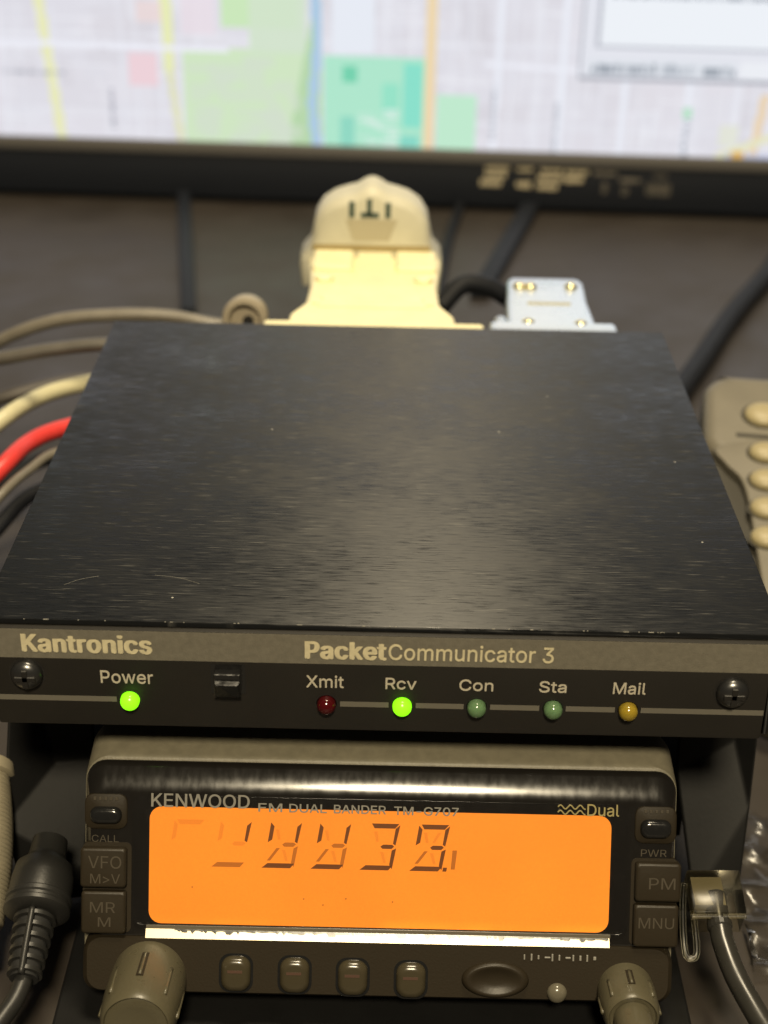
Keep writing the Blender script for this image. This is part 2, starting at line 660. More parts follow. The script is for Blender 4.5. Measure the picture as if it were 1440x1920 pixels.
# ------------------------------------------------------------------ packet modem
# faint curved scratches on the brushed top (x, y, z)
SCRATCHES = (((-54.6, 11.1, 0.0), (-52.2, 13.0, 0.0), (-49.2, 14.2, 0.0)), ((-39.6, 14.9, 0.0), (-35.4, 14.2, 0.0), (-31.5, 12.4, 0.0)))


def packet_modem():
    T = Thing('packet_modem', 'flat black packet modem box with brushed top and lettered front strip above the radio',
              'modem', base=(0, 66, -20.7))
    # lid: a bent sheet, top and two side walls
    u = [(-66.5, -20.4), (-66.5, 0), (66.5, 0), (66.5, -20.4), (65.4, -20.4), (65.4, -0.7), (-65.4, -0.7), (-65.4, -20.4)]
    b = prism(list(reversed(u)), 0.2, 133)
    bevel(b, 0.24, 2)
    ld = finish('lid', b, 'lid', T, smooth=40)
    for pts in SCRATCHES:
        finish('scratch', tube(pts, 0.022, 5, 5), 'nick', T, ld)
    # chassis with its rear wall
    ch = finish('chassis', box(-65.2, 65.2, 1.6, 132.2, -20.6, -1.2), 'chassis', T)
    # nicks on the front edge of the lid
    rg = random.Random(8)
    for k in range(26):
        x = rg.uniform(-64, 64)
        w = rg.choice((0.2, 0.25, 0.3, 0.5, 0.9))
        finish('edge_nick', box(x, x + w, 0.17, 0.17 + rg.uniform(0.08, 0.2), -0.10, 0.012, 0.02, 1), 'nick', T)
    # front panel
    fp = finish('front_panel', prism(rr(-65.0, 65.0, -20.6, -1.15, 0.5, 3), -0.8, 1.4, 0.15), 'panel', T, smooth=40)
    finish('colour_band', prism(rr(-64.85, 64.85, -7.0, -1.3, 0.3, 3), -0.84, -0.8, 0.0), 'band', T, fp)
    lettering(T, 'Kantronics', -59.7, -38.0, -5.6, 3.45, -0.85, 'print_bold', 0.26, fp, space=1.06)
    lettering(T, 'Packet', -12.7, 0.9, -5.8, 3.3, -0.85, 'print_bold', 0.26, fp, space=1.06)
    lettering(T, 'Communicator 3', 1.2, 28.6, -5.75, 3.1, -0.85, 'print_bold', 0.035, fp)
    lettering(T, ':', -64.3, -63.8, -5.2, 1.7, -0.85, 'print_bold', 0.0, fp)
    for s, a, c, h in (('Power', -47.0, -38.2, 2.45), ('Xmit', -12.5, -6.2, 2.4), ('Rcv', 0.8, 6.0, 2.2), ('Con', 13.2, 18.9, 2.2),
                       ('Sta', 26.6, 31.2, 2.2), ('Mail', 39.0, 44.5, 2.3)):
        lettering(T, s, a, c, -11.7, h, -0.81, 'print', 0.02, fp)
    # ruled lines between the lamps
    for a, c in ((-64.85, -44.6), (-6.8, 1.4), (6.0, 14.1), (18.6, 26.9), (31.4, 39.7), (44.1, 64.85)):
        finish('ruled_line', box(a, c, -0.83, -0.8, -15.65, -14.6), 'rule', T, fp)
    # lamps
    for x, mt, lb in ((-42.3, 'led_green_on', 'bright green lit lamp under the word Power'), (-9.1, 'led_red', 'dark red unlit lamp under Xmit'),
                      (3.7, 'led_green_on', 'bright green lit lamp under Rcv'), (16.3, 'led_green', 'dull green unlit lamp under Con'),
                      (29.2, 'led_green', 'dull green unlit lamp under Sta'), (41.9, 'led_amber', 'dull amber unlit lamp under Mail')):
        prof = [(1.62, 0.0), (1.62, 0.6)] + [(1.62 * math.cos(R(a)), 0.6 + 1.5 * math.sin(R(a))) for a in range(15, 90, 15)] + [(0, 2.1)]
        l = finish('indicator_lamp', lathe(prof, (x, -0.8, -15.1), (0, -1, 0), 24), mt, T, smooth=60, label=lb)
        finish('rim', lathe([(2.0, 0), (2.0, 0.05), (1.74, 0.05), (1.74, 0)], (x, -0.8, -15.1), (0, -1, 0), 24), 'chassis', T, l)
    # power switch: a square hole with a chisel-ended push button
    sw = finish('power_switch', prism(rr(-28.5, -22.7, -13.4, -7.5, 0.15, 2), -0.86, -0.8), 'gloss_black', T)
    b = bmesh.new()
    sec = [[(-27.8, y, -13.0 + dz), (-23.4, y, -13.0 + dz), (-23.4, y, -8.4), (-27.8, y, -8.4)] for y, dz in ((-0.8, 0), (-2.6, 0))]
    b = loft(sec, True)
    bevel(b, 0.12, 1)
    pb = finish('push_button', b, 'gloss_black', T, sw)
    b = bmesh.new()
    vv = [b.verts.new(p) for p in [(-27.7, -2.62, -12.9), (-23.5, -2.62, -12.9), (-23.5, -2.62, -9.6), (-27.7, -2.62, -9.6),
                                   (-27.4, -3.5, -10.0), (-23.8, -3.5, -10.0), (-24.3, -2.9, -12.5)]]
    for f in ((0, 6, 4), (0, 4, 3), (4, 5, 2, 3), (4, 6, 5), (6, 1, 5), (5, 1, 2), (0, 1, 6)):
        b.faces.new([vv[i] for i in f])
    finish('button_tip', b, 'gloss_black', T, sw)
    # screws with a cross slot
    for x, z in ((-59.3, -10.2), (59.0, -10.8)):
        prof = [(2.7, 0), (2.75, 0.5), (2.55, 1.05), (1.95, 1.55), (1.1, 1.85), (0, 1.95)]
        s = finish('screw', lathe(prof, (x, -0.8, z), (0, -1, 0), 28), 'screw', T, smooth=60)
        for w, h in ((1.75, 0.48), (0.48, 1.75)):
            finish('cross_slot', box(x - w, x + w, -2.84, -2.2, z - h, z + h, 0.08, 1), 'chassis', T, s)
        finish('screw_shade_ring', lathe([(3.1, 0), (3.1, 0.06), (2.6, 0.06)], (x, -0.8, z), (0, -1, 0), 28), 'chassis', T, s)  # dark ring painted in for the shade around the screw head
    # rear sockets the plugs go into
    finish('rear_socket', box(-27, 20, 132.2, 134.5, -12.5, -3.2, 0.5), 'grey_metal', T, ch)
    finish('rear_socket', box(29, 52, 132.2, 134.5, -12.5, -4.0, 0.5), 'grey_metal', T, ch)
    for x in (-60, 60):
        for y in (42, 118):
            finish('rubber_foot', lathe([(4, 0), (3.6, 0.1)], (x, y, -20.6), (0, 0, -1), 16), 'rubber', T)


packet_modem()


# ------------------------------------------------------------------ mobile radio
def seg_digit(T, lcd, ox, states):
    """One slanted LCD figure. states maps a segment to dark / half / ghost; each shade is one mesh."""
    W_, H_, w = 6.0, 8.3, 0.42
    sl = math.tan(R(9))
    seg = {
        'top': [(0.9, H_), (W_ - 0.3, H_), (W_ - 0.9, H_ - 2 * w), (1.5, H_ - 2 * w)],
        'bottom': [(0.2, 0), (W_ - 0.8, 0), (W_ - 0.2, 2 * w), (1.1, 2 * w)],
        'ul': [(0.5, H_ - 0.2), (1.2, H_ - 0.9), (1.2, H_ / 2 + 0.9), (0.5, H_ / 2 + 0.4)],
        'ur': [(W_ - 0.1, H_ - 0.2), (W_ - 0.8, H_ - 0.9), (W_ - 0.8, H_ / 2 + 0.6), (W_ - 0.3, H_ / 2 + 0.3)],
        'lr': [(W_ - 0.1, H_ / 2 - 0.2), (W_ - 0.8, H_ / 2 - 0.6), (W_ - 0.8, 1.0), (W_ - 0.2, 0.2)],
        'mr': [(W_ - 0.5, H_ / 2 + 0.1), (W_ - 0.9, H_ / 2 + 0.42), (3.5, H_ / 2 + 0.42), (3.1, H_ / 2 + 0.05), (3.5, H_ / 2 - 0.32), (W_ - 0.9, H_ / 2 - 0.32)],
        'dl': [(0.9, 1.3), (1.5, 1.3), (2.8, H_ / 2 - 0.6), (2.2, H_ / 2 - 0.6)],
        'dr': [(W_ - 2.2, H_ / 2 - 0.9), (W_ - 2.8, H_ / 2 - 0.9), (W_ - 1.9, 1.3), (W_ - 1.4, 1.3)],
        'dul': [(1.5, H_ - 1.4), (2.1, H_ - 1.4), (2.7, H_ / 2 + 0.9), (2.2, H_ / 2 + 0.9)],
        'dur': [(W_ - 1.4, H_ - 1.4), (W_ - 2.0, H_ - 1.4), (W_ - 2.7, H_ / 2 + 0.9), (W_ - 2.2, H_ / 2 + 0.9)],
        'dot': [(W_ + 0.0, 0.0), (W_ + 0.7, 0.0), (W_ + 0.7, 0.7), (W_ + 0.0, 0.7)],
        'slash': [(W_ + 1.4, 0.4), (W_ + 2.1, 0.4), (W_ + 1.9, 3.8), (W_ + 1.1, 3.8)],
    }
    for shade, y in (('dark', -2.36), ('half', -2.355), ('ghost', -2.35)):
        b = bmesh.new()
        n = 0
        for k, s in states.items():
            if s == shade:
                merge(b, prism([(ox + x + z * sl, -0.75 + z) for x, z in seg[k]], y, -2.31))
                n += 1
        if n:
            finish('display_figure' if shade == 'dark' else 'faint_figure', b,
                   {'dark': 'lcd_segment', 'half': 'lcd_half', 'ghost': 'lcd_ghost'}[shade], T, lcd)
        else:
            b.free()


def mobile_radio():
    T = Thing('mobile_radio', 'two-way mobile radio with glowing orange display tilted up below the modem', 'radio',
              origin=(0.7, -5.0, -46.2), base=(0, 20, -25.5), rot=Matrix.Rotation(R(-25), 3, 'X'))
    # grey beige case: its top slopes up behind the black bezel
    def sec(y, xl, xr, zb, zt, r):
        return [(x, y, z) for x, z in rr(xl, xr, zb, zt, r, 6)]
    finish('case', loft([sec(0.6, -52.0, 51.6, -23.0, 17.4, 4.5), sec(0.8, -52.4, 52.0, -23.2, 17.9, 4.5), sec(1.4, -52.5, 52.1, -23.3, 18.3, 4.5),
                         sec(6.5, -52.2, 51.8, -24.2, 22.4, 4), sec(8.0, -51.8, 51.4, -24.2, 22.9, 4), sec(30, -51.5, 51.2, -24.2, 23.0, 3), sec(118, -50, 50, -20, 15, 3)]),
           'housing', T, smooth=35)
    # black glossy bezel with a rolled top edge
    secs = [sec(1.4, -52.2, 51.8, -13.4, 17.3, 3.6)]
    for y, dz, dx in ((0.6, 0.0, 0.0), (0.1, 0.12, 0.04), (-0.3, 0.5, 0.15), (-0.58, 0.95, 0.3), (-1.2, 2.1, 0.6), (-1.68, 3.15, 0.9), (-1.98, 4.05, 1.15), (-2.13, 4.65, 1.25), (-2.2, 5.15, 1.3)):
        secs.append(sec(y, -52.2 + dx, 51.8 - dx, -13.4, 17.2 - dz, 3.6 - dx * 0.9))
    bez = finish('bezel', loft(secs), 'lens', T, smooth=50)
    # display
    lcd = finish('display', prism(rr(-40.6, 40.2, -11.1, 9.75, 2.2, 6), -2.3, -2.2), 'lcd', T)
    D, Hf, G = 'dark', 'half', 'ghost'
    gh = dict(dul=G, dr=G)
    seg_digit(T, lcd, -38.0, dict(top=G, ul=G))
    seg_digit(T, lcd, -29.9, dict(ur=D, bottom=Hf, mr=G, ul=G))
    seg_digit(T, lcd, -21.1, dict(gh, ul=D, ur=D, mr=Hf, lr=Hf, bottom=D, dl=Hf))
    seg_digit(T, lcd, -12.5, dict(gh, ul=D, ur=D, mr=Hf, lr=Hf, bottom=D, dl=Hf))
    seg_digit(T, lcd, -3.9, dict(gh, top=D, ur=D, mr=D, lr=D, bottom=D))
    seg_digit(T, lcd, 4.8, dict(gh, dur=G, top=D, ul=D, ur=D, mr=D, lr=D, bottom=D, dl=Hf, dot=D, slash=Hf))
    for x, z in ((-13.4, -6.2), (-10.0, -7.2), (2.2, -6.4), (-6.0, -6.0), (-33.0, -4.5)):
        finish('dust_speck', lathe([(0.16, 0), (0.1, 0.03)], (x, -2.31, z), (0, -1, 0), 7), 'lcd_half', T, lcd)
    finish('display_window', prism(rr(-43.5, 43.5, -11.3, 11.8, 2.0, 6), -2.62, -2.52), 'clear', T, bez)
    # lettering on the bezel
    lettering(T, 'KENWOOD', -40.3, -23.1, 9.85, 2.35, -2.64, 'silver_print', 0.05, bez)
    lettering(T, 'FM', -21.6, -17.4, 9.35, 1.45, -2.64, 'silver_print', 0.03, bez)
    lettering(T, 'DUAL', -16.2, -9.6, 9.35, 1.45, -2.64, 'silver_print', 0.03, bez)
    lettering(T, 'BANDER', -8.4, 0.7, 9.35, 1.45, -2.64, 'silver_print', 0.03, bez)
    lettering(T, 'TM-G707', 2.1, 13.4, 9.3, 1.45, -2.64, 'silver_print', 0.04, bez)
    lettering(T, 'Dual', 35.8, 41.4, 9.85, 2.05, -2.64, 'gold_print', 0.02, bez)
    for k in range(2):                                  # two stacked wavy lines beside the word Dual
        pts = [(30.7 + 0.2 * i, -2.66, 10.35 + 0.95 * k + 0.36 * math.sin(i * 0.2 * 2 * math.pi / 1.72)) for i in range(25)]
        finish('wave_mark', tube(pts, 0.13, 6, 1), 'gold_print', T, bez)
    # grey lip and the shiny chamfered ledge under the display
    finish('display_lip', box(-41, 40.6, -2.52, -2.1, -12.05, -11.35, 0.1), 'grey_metal_lip', T, bez)
    lg = finish('shiny_ledge', loft([[(x, -1.5, -11.9), (x, -2.55, -12.0), (x, -3.25, -13.45), (x, -1.5, -13.5)] for x in (-41.0, 40.4)]), 'ledge', T)
    # ragged dark rim where the finish has worn off along the top of the ledge
    rg = random.Random(5)
    b = bmesh.new()
    top, bot = [], []
    lev, x = 0.1, -36.0
    while x < 40.3:
        if rg.random() < 0.5:
            lev = rg.choice((0.14, 0.18, 0.22, 0.28, 0.36, 0.5))
        t = lev + rg.uniform(-0.02, 0.03)
        top.append(b.verts.new((x, -2.55 - 0.045, -11.97)))
        bot.append(b.verts.new((x, -2.55 - 0.7 * t - 0.045, -12.0 - 1.45 * t + 0.02)))
        x += rg.uniform(0.12, 0.5)
    for k in range(len(top) - 1):
        b.faces.new((top[k], top[k + 1], bot[k + 1], bot[k]))
    finish('worn_rim', b, 'lens', T, lg)
    # lower panel
    secs = [sec(1.9, -52.3, 51.9, -23.6, -13.0, 3.0), sec(-2.4, -52.0, 51.6, -23.5, -13.52, 3.0), sec(-3.2, -51.2, 50.8, -22.9, -13.55, 2.6)]
    low = finish('lower_panel', loft(secs), 'radio_dark', T, smooth=40)
    # side keys
    def key(x0, x1, z0, z1, name='key', mt='key', y1=-3.9, bv=0.45, r=0.6):
        return finish(name, pillow(rr(x0, x1, z0, z1, r, 5), -1.5, y1, bv, 4), mt, T, smooth=50)
    finish('key_recess', prism(rr(-52.2, -43.7, -12.9, 3.2, 1.0, 4), -2.3, -1.2), 'radio_dark', T)
    finish('key_recess', prism(rr(43.9, 52.0, -13.2, 2.4, 1.0, 4), -2.3, -1.2), 'radio_dark', T)
    k = key(-52.4, -44.4, -4.5, 2.5)
    lettering(T, 'VFO', -51.0, -45.2, -1.0, 2.2, -3.92, 'key_print', 0.0, k)
    lettering(T, 'M▸V' if False else 'M>V', -50.6, -45.4, -3.7, 1.7, -3.92, 'key_print', 0.0, k)
    k = key(-52.2, -44.4, -12.7, -5.2)
    lettering(T, 'MR', -50.6, -46.2, -8.9, 1.9, -3.92, 'key_print', 0.0, k)
    lettering(T, 'M', -49.2, -47.0, -11.4, 1.7, -3.92, 'key_print', 0.0, k)
    k = key(44.5, 52.4, -4.9, 1.9)
    lettering(T, 'PM', 46.8, 51.4, -2.6, 2.0, -3.92, 'key_print', 0.0, k)
    k = key(44.4, 52.2, -13.0, -5.5)
    lettering(T, 'MNU', 45.2, 51.4, -9.6, 1.9, -3.92, 'key_print', 0.0, k)
    # small glossy keys at the top of both columns, in raised surrounds
    for x0, x1, z0, z1, w in ((-51.0, -45.4, 6.6, 9.6, 'CALL'), (45.2, 50.6, 6.1, 9.4, 'PWR')):
        finish('key_surround', prism(rr(x0 - 0.9, x1 + 0.9, z0 - 1.0, z1 + 2.2, 1.4, 5), -2.5, -2.0, 0.2), 'radio_dark', T, smooth=50)
        key(x0, x1, z0, z1, 'glossy_key', 'gloss_black', -3.6, 0.9, 1.4)
        lettering(T, w, x0 + 0.3, x1 - 0.6, z0 - 3.4, 1.25, -2.24, 'key_print', 0.0, bez)
        for i in range(5):
            finish('raised_mark', box(x0 + 0.6 + i * 0.95, x0 + 1.1 + i * 0.95, -2.62, -2.48, z1 + 1.1, z1 + 1.7, 0.05, 1), 'key_print', T, bez)
    # four rounded keys, the oval key and a small round lamp
    for x, z in ((-25.0, -19.4), (-14.7, -19.5), (-4.5, -19.7), (5.7, -19.9)):
        finish('key_recess', prism(rr(x - 3.0, x + 3.0, z - 3.5, z + 3.5, 2.0, 5), -3.26, -3.0), 'gloss_black', T)
        k = finish('rounded_key', pillow(rr(x - 2.6, x + 2.6, z - 3.1, z + 3.1, 1.9, 6), -3.0, -4.6, 1.2, 5), 'pill', T, smooth=60)
        finish('key_mark', box(x - 1.4, x + 1.2, -4.64, -4.55, z + 0.45, z + 0.95), 'pill_print', T, k)
    ov = [(20.5 + 5.9 * math.cos(a), -19.5 + 3.2 * math.sin(a)) for a in [2 * math.pi * i / 36 for i in range(36)]]
    rings = []
    for s, y in ((1.0, -3.0), (1.0, -3.6), (0.92, -4.1), (0.82, -4.25), (0.7, -4.1), (0.5, -3.75), (0.25, -3.55)):
        rings.append([(20.5 + (x - 20.5) * s, y, -19.5 + (z + 19.5) * s) for x, z in ov])
    finish('oval_key', loft(rings), 'key', T, smooth=60)
    finish('round_lamp', lathe([(1.75, 0), (1.75, 0.5), (1.3, 1.1), (0.6, 1.35), (0, 1.4)], (31.4, -3.1, -21.7), (0, -1, 0), 20), 'smoky', T, smooth=60)
    for i, (w, h) in enumerate(((0.25, 0.9), (0.3, 1.2), (0.3, 0.7), (1.0, 0.25), (0.3, 1.3), (0.3, 1.0), (0.9, 0.3), (0.3, 1.1), (0.35, 0.9), (0.3, 1.2), (0.5, 0.6))):
        x = 25.4 + i * 1.22
        finish('raised_mark', box(x, x + w, -3.36, -3.15, -15.4 - h / 2, -15.4 + h / 2, 0.05, 1), 'silver_print', T, low)
    # knobs
    def knob(x, z, r, length, ribs, name, dip, y0=-3.0):
        piv = Vector((x, y0, z))
        rm = Matrix.Rotation(R(dip), 3, 'X')

        def put(nm, bm_, mt, parent=None, sm=None):
            for v in bm_.verts:
                v.co = piv + rm @ (v.co - piv)
            return finish(nm, bm_, mt, T, parent, smooth=sm)
        prof = [(r * 0.99, -2.5), (r * 1.03, length * 0.25), (r * 1.02, length * 0.6), (r * 0.97, length * 0.86), (r * 0.90, length * 0.98), (r * 0.86, length),
                (r * 0.83, length - 0.1), (r * 0.81, length - 0.5), (r * 0.78, length - 0.35), (r * 0.5, length - 0.6), (0, length - 0.7)]
        k = put(name, lathe(prof, (x, y0, z), (0, -1, 0), 48), 'knob', None, 50)
        for i in range(ribs):
            a = R(90 + 360 * i / ribs)
            cx, cz = math.cos(a), math.sin(a)
            if i == 0:                              # pointer: a fine raised bar in a shallow slot
                put('pointer_slot', prism(rr(x - 0.62, x + 0.62, z + r * 0.9, z + r * 1.036, 0.1, 2), y0 - length * 0.66, y0 - length * 0.2), 'radio_dark', k)
                put('pointer_bar', tube([(x, y0 - length * 0.22, z + r * 1.03), (x, y0 - length * 0.64, z + r * 1.03)], 0.3, 8, 4), 'knob', k, 180)
                continue
            p0 = (x + cx * r * 1.0, y0 - length * 0.3, z + cz * r * 1.0)
            p1 = (x + cx * r * 0.99, y0 - length * 0.8, z + cz * r * 0.99)
            put('grip_rib', tube([p0, p1], 0.36, 8, 4), 'knob', k, 180)
        return k, put
    knob(-40.2, -20.6, 6.5, 15.0, 8, 'left_knob', 11)
    k, put = knob(43.4, -21.0, 4.9, 9.0, 8, 'outer_knob', 11)
    put('inner_knob', lathe([(3.3, -1.0), (3.3, 7.5), (3.0, 8.2), (0, 8.4)], (43.4, -12.0, -21.0), (0, -1, 0), 32), 'knob', k, 50)


def ledge_material():
    """Glossy ledge with a ragged, worn upper rim."""
    m = mat('worn_glossy_ledge', (0.50, 0.44, 0.32, 1), 0.32, metal=0.35, rvar=(300, 0.04))
    return m


M['ledge'] = ledge_material()
M['grey_metal_lip'] = mat('dull_grey_lip', (0.09, 0.078, 0.055, 1), 0.5)
M['smoky'] = mat('smoky_lamp', (0.10,0.09,0.065,1), 0.2)
mobile_radio()


# ------------------------------------------------------------------ stand that carries the radio and the modem
def stand():
    T = Thing('equipment_stand', 'black steel stand with faceted side wings on both sides of the radio', 'stand', base=(0, 40, -75))
    finish('base_plate', box(-57, 57, -48, 120, -74.9, -72.5, 0.6), 'stand', T)
    for s, name in ((-1, 'side_wing'), (1, 'side_wing')):
        b = bmesh.new()
        P = dict(a=(-70.5, 33, -21), b=(-55.5, 33, -21), c=(-56, 28, -50.5), d=(-64, 27, -51.0), e=(-72, 15, -57.2), f=(-56.5, 13, -65.0),
                 g=(-69, 13, -68), h=(-56, 16, -74), i=(-65, 14, -74))
        if s > 0:
            P = dict(a=(73.8, 33, -21), b=(57.5, 33, -21), c=(58.5, 28, -50.5), d=(70.5, 31, -44.5), e=(72.5, 22, -55), f=(61.0, 12, -68.0),
                     g=(70.5, 15, -66), h=(58, 16, -74), i=(66, 14, -74))
        V = {k: b.verts.new(p) for k, p in P.items()}
        for f in ('abcd', 'ade', 'dcfe', 'efg', 'gfhi'):
            b.faces.new([V[k] for k in f])
        o = finish(name, b, 'stand', T)
        md = o.modifiers.new('sheet', 'SOLIDIFY')
        md.thickness = 1.5 * S
        md.offset = -1
        bv = o.modifiers.new('rounded_folds', 'BEVEL')
        bv.width = 2.2 * S
        bv.segments = 4
        bv.limit_method = 'ANGLE'
        bv.angle_limit = R(8)
        o.data.shade_smooth()
        x = -62 if s < 0 else 62
        finish('side_plate', box(x - 1, x + 1, 34, 126, -72.5, -20.9, 0.3), 'stand', T)


stand()


# ------------------------------------------------------------------ plugs behind the modem
def big_plug():
    T = Thing('serial_plug', 'large cream multi-pin plug hood behind the modem, bigger than the silver plug', 'plug', base=(-4, 165, -14))
    cx = -4.2
    # flange
    finish('flange', prism(rr(-31.0, 23.6, -13.5, -1.6, 1.2, 4), 134.6, 139.5, 0.5), 'cream', T, smooth=40)
    # lower hood: steps in from the flange, then runs back
    def s(y, hw, z0, z1, r=1.5):
        return [(x, y, z) for x, z in rr(cx - hw, cx + hw, z0, z1, r, 5)]
    hood = finish('hood', loft([s(139.4, 21, -14, -1.8), s(144, 20.6, -14, -1.2), s(147, 18.8, -14, -0.8), s(152, 17.2, -14, -1.2),
                                s(168, 16.8, -14, -2.4), s(190, 18.2, -14, -4.2), s(196, 18.4, -14, -4.4)]), 'cream', T, smooth=40)
    # raised plateau and the two clip ears on it
    finish('raised_step', loft([[(cx - 14, 147, -1.0), (cx + 14, 147, -1.0), (cx + 14, 147, -0.6), (cx - 14, 147, -0.6)],
                                [(cx - 10, 162, -3.0), (cx + 10, 162, -3.0), (cx + 10, 162, -0.3), (cx - 10, 162, -0.3)],
                                [(cx - 4.6, 172, -5), (cx + 4.6, 172, -5), (cx + 4.6, 172, -1.2), (cx - 4.6, 172, -1.2)],
                                [(cx - 4.6, 195, -6), (cx + 4.6, 195, -6), (cx + 4.6, 195, -2.6), (cx - 4.6, 195, -2.6)]]), 'cream', T, hood)
    for x in (-1, 1):
        finish('clip_ear', box(cx + x * 11.4 - 5.6, cx + x * 11.4 + 5.6, 181, 195, -4.8, -1.9, 0.9), 'cream', T, hood)
        finish('clip_screw', lathe([(2.6, 0), (2.6, 1.6), (1.8, 2.2), (0, 2.3)], (cx + x * 13.2, 172, -3.2), (0, 0, 1), 18), 'cream', T, hood, smooth=50)
    for y, w in ((149.5, 15.5), (153.5, 13.2), (157.5, 11.2), (161.5, 9.6)):
        finish('moulded_rib', box(cx - w, cx + w, y, y + 1.1, -3.0, -0.35 - (y - 149) * 0.02, 0.25), 'cream', T, hood)
    # upright rear half with a domed outline
    cz = -6.0
    def dome(k, y, base=-13.5):
        P = []
        prof = [(19.6, base), (20.2, -8), (19.7, -4.5), (17.2, -1.6), (16.4, 2.4), (15.6, 6.4), (13.6, 9.6), (10.6, 11.6), (7.0, 12.8), (4.4, 13.4), (2.6, 14.6), (1.2, 15.3), (0, 15.5)]
        for w, z in prof:
            P.append((cx - 1.2 + w * k, y, cz + (z - cz) * k))
        for w, z in reversed(prof[:-1]):
            P.append((cx - 1.2 - w * k, y, cz + (z - cz) * k))
        return P
    up = finish('rear_hood', loft([dome(0.88, 194.9), dome(0.94, 195.3), dome(0.985, 196.4), dome(1.0, 198), dome(1.0, 207), dome(0.97, 210), dome(0.88, 212)]), 'cream_shaded', T, smooth=35)
    finish('seam', prism(rr(cx - 17.6, cx + 15.4, -2.2, -0.6, 0.5, 3), 194.7, 195.2), 'seam', T, up)
    finish('hood_panel', prism([(cx - 8.4, 6.9), (cx - 6.2, 0.8), (cx + 3.8, 0.8), (cx + 6.0, 6.9)], 194.7, 195.2), 'hood_panel', T, up)
    for x0, w, z0, z1 in ((-7.2, 1.5, 7.4, 11.8), (2.8, 1.5, 7.4, 11.6), (-2.3, 1.4, 7.9, 12.6)):
        finish('emblem', box(cx - 0.2 + x0, cx - 0.2 + x0 + w, 194.6, 195.1, z0, z1), 'emblem', T, up)
    finish('emblem', box(cx - 4.2, cx + 0.9, 194.6, 195.1, 7.4, 8.8), 'emblem', T, up)


M['seam'] = mat('shadowed_seam_plastic', (0.30, 0.235, 0.10, 1), 0.6)
M['hood_panel'] = mat('smooth_grey_cream_panel', (0.40, 0.365, 0.26, 1), 0.5)
big_plug()


def small_plug():
    T = Thing('silver_plug', 'small silver metal plug with bright screws behind the modem, right of the cream plug', 'plug', base=(41, 160, -14))
    finish('flange', prism(rr(25.0, 56.6, -13.5, -1.5, 1.5, 4), 134.6, 141.5, 0.6), 'zinc', T, smooth=40)
    sh = []
    for y, xl, xr, zt in ((138.4, 29.4, 52.0, -2.4), (142, 29.4, 52.0, -2.2), (160, 30.4, 51.4, -2.2), (166, 31.0, 51.6, -2.2), (174, 31.4, 51.9, -2.4), (178, 32.0, 51.4, -3.2), (179.5, 33.0, 50.4, -4.6)):
        sh.append([(x, y, z) for x, z in rr(xl, xr, -13.5, zt, 1.6, 4)])
    s = finish('shell', loft(sh), 'zinc', T, smooth=40)
    for x, y in ((34.3, 168.5), (37.2, 168.3), (48.0, 169.0), (34.8, 142.5), (47.8, 142.0)):
        finish('screw', lathe([(1.7, 0), (1.7, 0.7), (1.1, 1.2), (0, 1.35)], (x, y, -2.3), (0, 0, 1), 18), 'brass', T, s, smooth=50)
    finish('slot', box(35.5, 46.8, 155.5, 157.5, -2.6, -2.0, 0.3), 'slot', T, s)
    finish('thumb_screw', lathe([(1.6, 0), (1.6, 9), (1.0, 9.6), (0, 9.7)], (28.2, 139, -6.5), (0, 1, 0.35), 14), 'zinc', T, s, smooth=50)


M['slot'] = mat('yellowed_slot', (0.35, 0.34, 0.25, 1), 0.5)
small_plug()


# ------------------------------------------------------------------ cables left of and behind the modem
def cable(name, label, cat, pts, r, mt, group=None):
    b = tube(pts, r, 14, 12)
    o = finish(name, b, mt, None, smooth=180)
    o['label'] = label
    o['category'] = cat
    if group:
        o['group'] = group
    return o


GC = 'leads on the left of the modem'
T = Thing('audio_lead', 'tan lead arching behind the modem to a round plug with a dark hole', 'cable', base=(-60, 170, -20), group=GC)
finish('lead', tube([(-150, 190, -52), (-118, 176, -32), (-105.5, 170, -21.5), (-90, 168, -14.6), (-73.7, 168, -12.4), (-58.6, 168, -12.4), (-45, 167, -14.2), (-38, 172, -15)], 1.8, 14, 12), 'tan_cable', T, smooth=180)
pl = finish('plug', lathe([(0, 8), (4.6, 8), (5.6, 6), (6.1, 1.2), (5.7, 0.2), (4.4, 0), (4.0, 0.6), (3.6, 2.2), (0, 2.2)], (-37.8, 160, -10.0), (0.05, 1, -0.1), 32), 'tan_cable', T, smooth=50)
finish('hole', lathe([(1.5, 0), (1.5, 0.4), (0, 0.4)], (-37.0, 162.0, -10.8), (0.05, -1, 0.1), 18), 'chassis', T, pl)
M_ = None
cable('grey_lead', 'warm grey lead just under the tan lead by the far left corner of the modem', 'cable',
      [(-150, 150, -34), (-120, 142, -19), (-97.5, 140, -13.7), (-83.9, 140, -10.9), (-69, 140, -9.1), (-52, 140, -9.5)], 1.75, 'grey_cable', GC)
cable('cream_wire', 'thick pale cream wire coming from under the left edge of the modem', 'wire',
      [(-135, 104, -52), (-112, 120, -38), (-97, 131, -27), (-89.3, 146, -26.5), (-79.4, 156, -27), (-66, 166, -28), (-48, 172, -32)], 2.15, 'cream_wire', GC)
cable('red_wire', 'bright red wire beside the left edge of the modem', 'wire',
      [(-125, 66, -54), (-104, 90, -38), (-90.7, 105, -27), (-86.3, 119.5, -26.5), (-79.1, 129, -27), (-66, 138, -28), (-50, 144, -33)], 2.15, 'red_wire', GC)
cable('dull_wire', 'thin dull grey wire right below the red wire', 'wire',
      [(-122, 60, -60), (-102, 80, -42), (-89, 94, -29), (-84, 108, -28), (-79.3, 117, -28), (-66, 126, -30), (-50, 130, -36)], 1.15, 'tan_cable', GC)
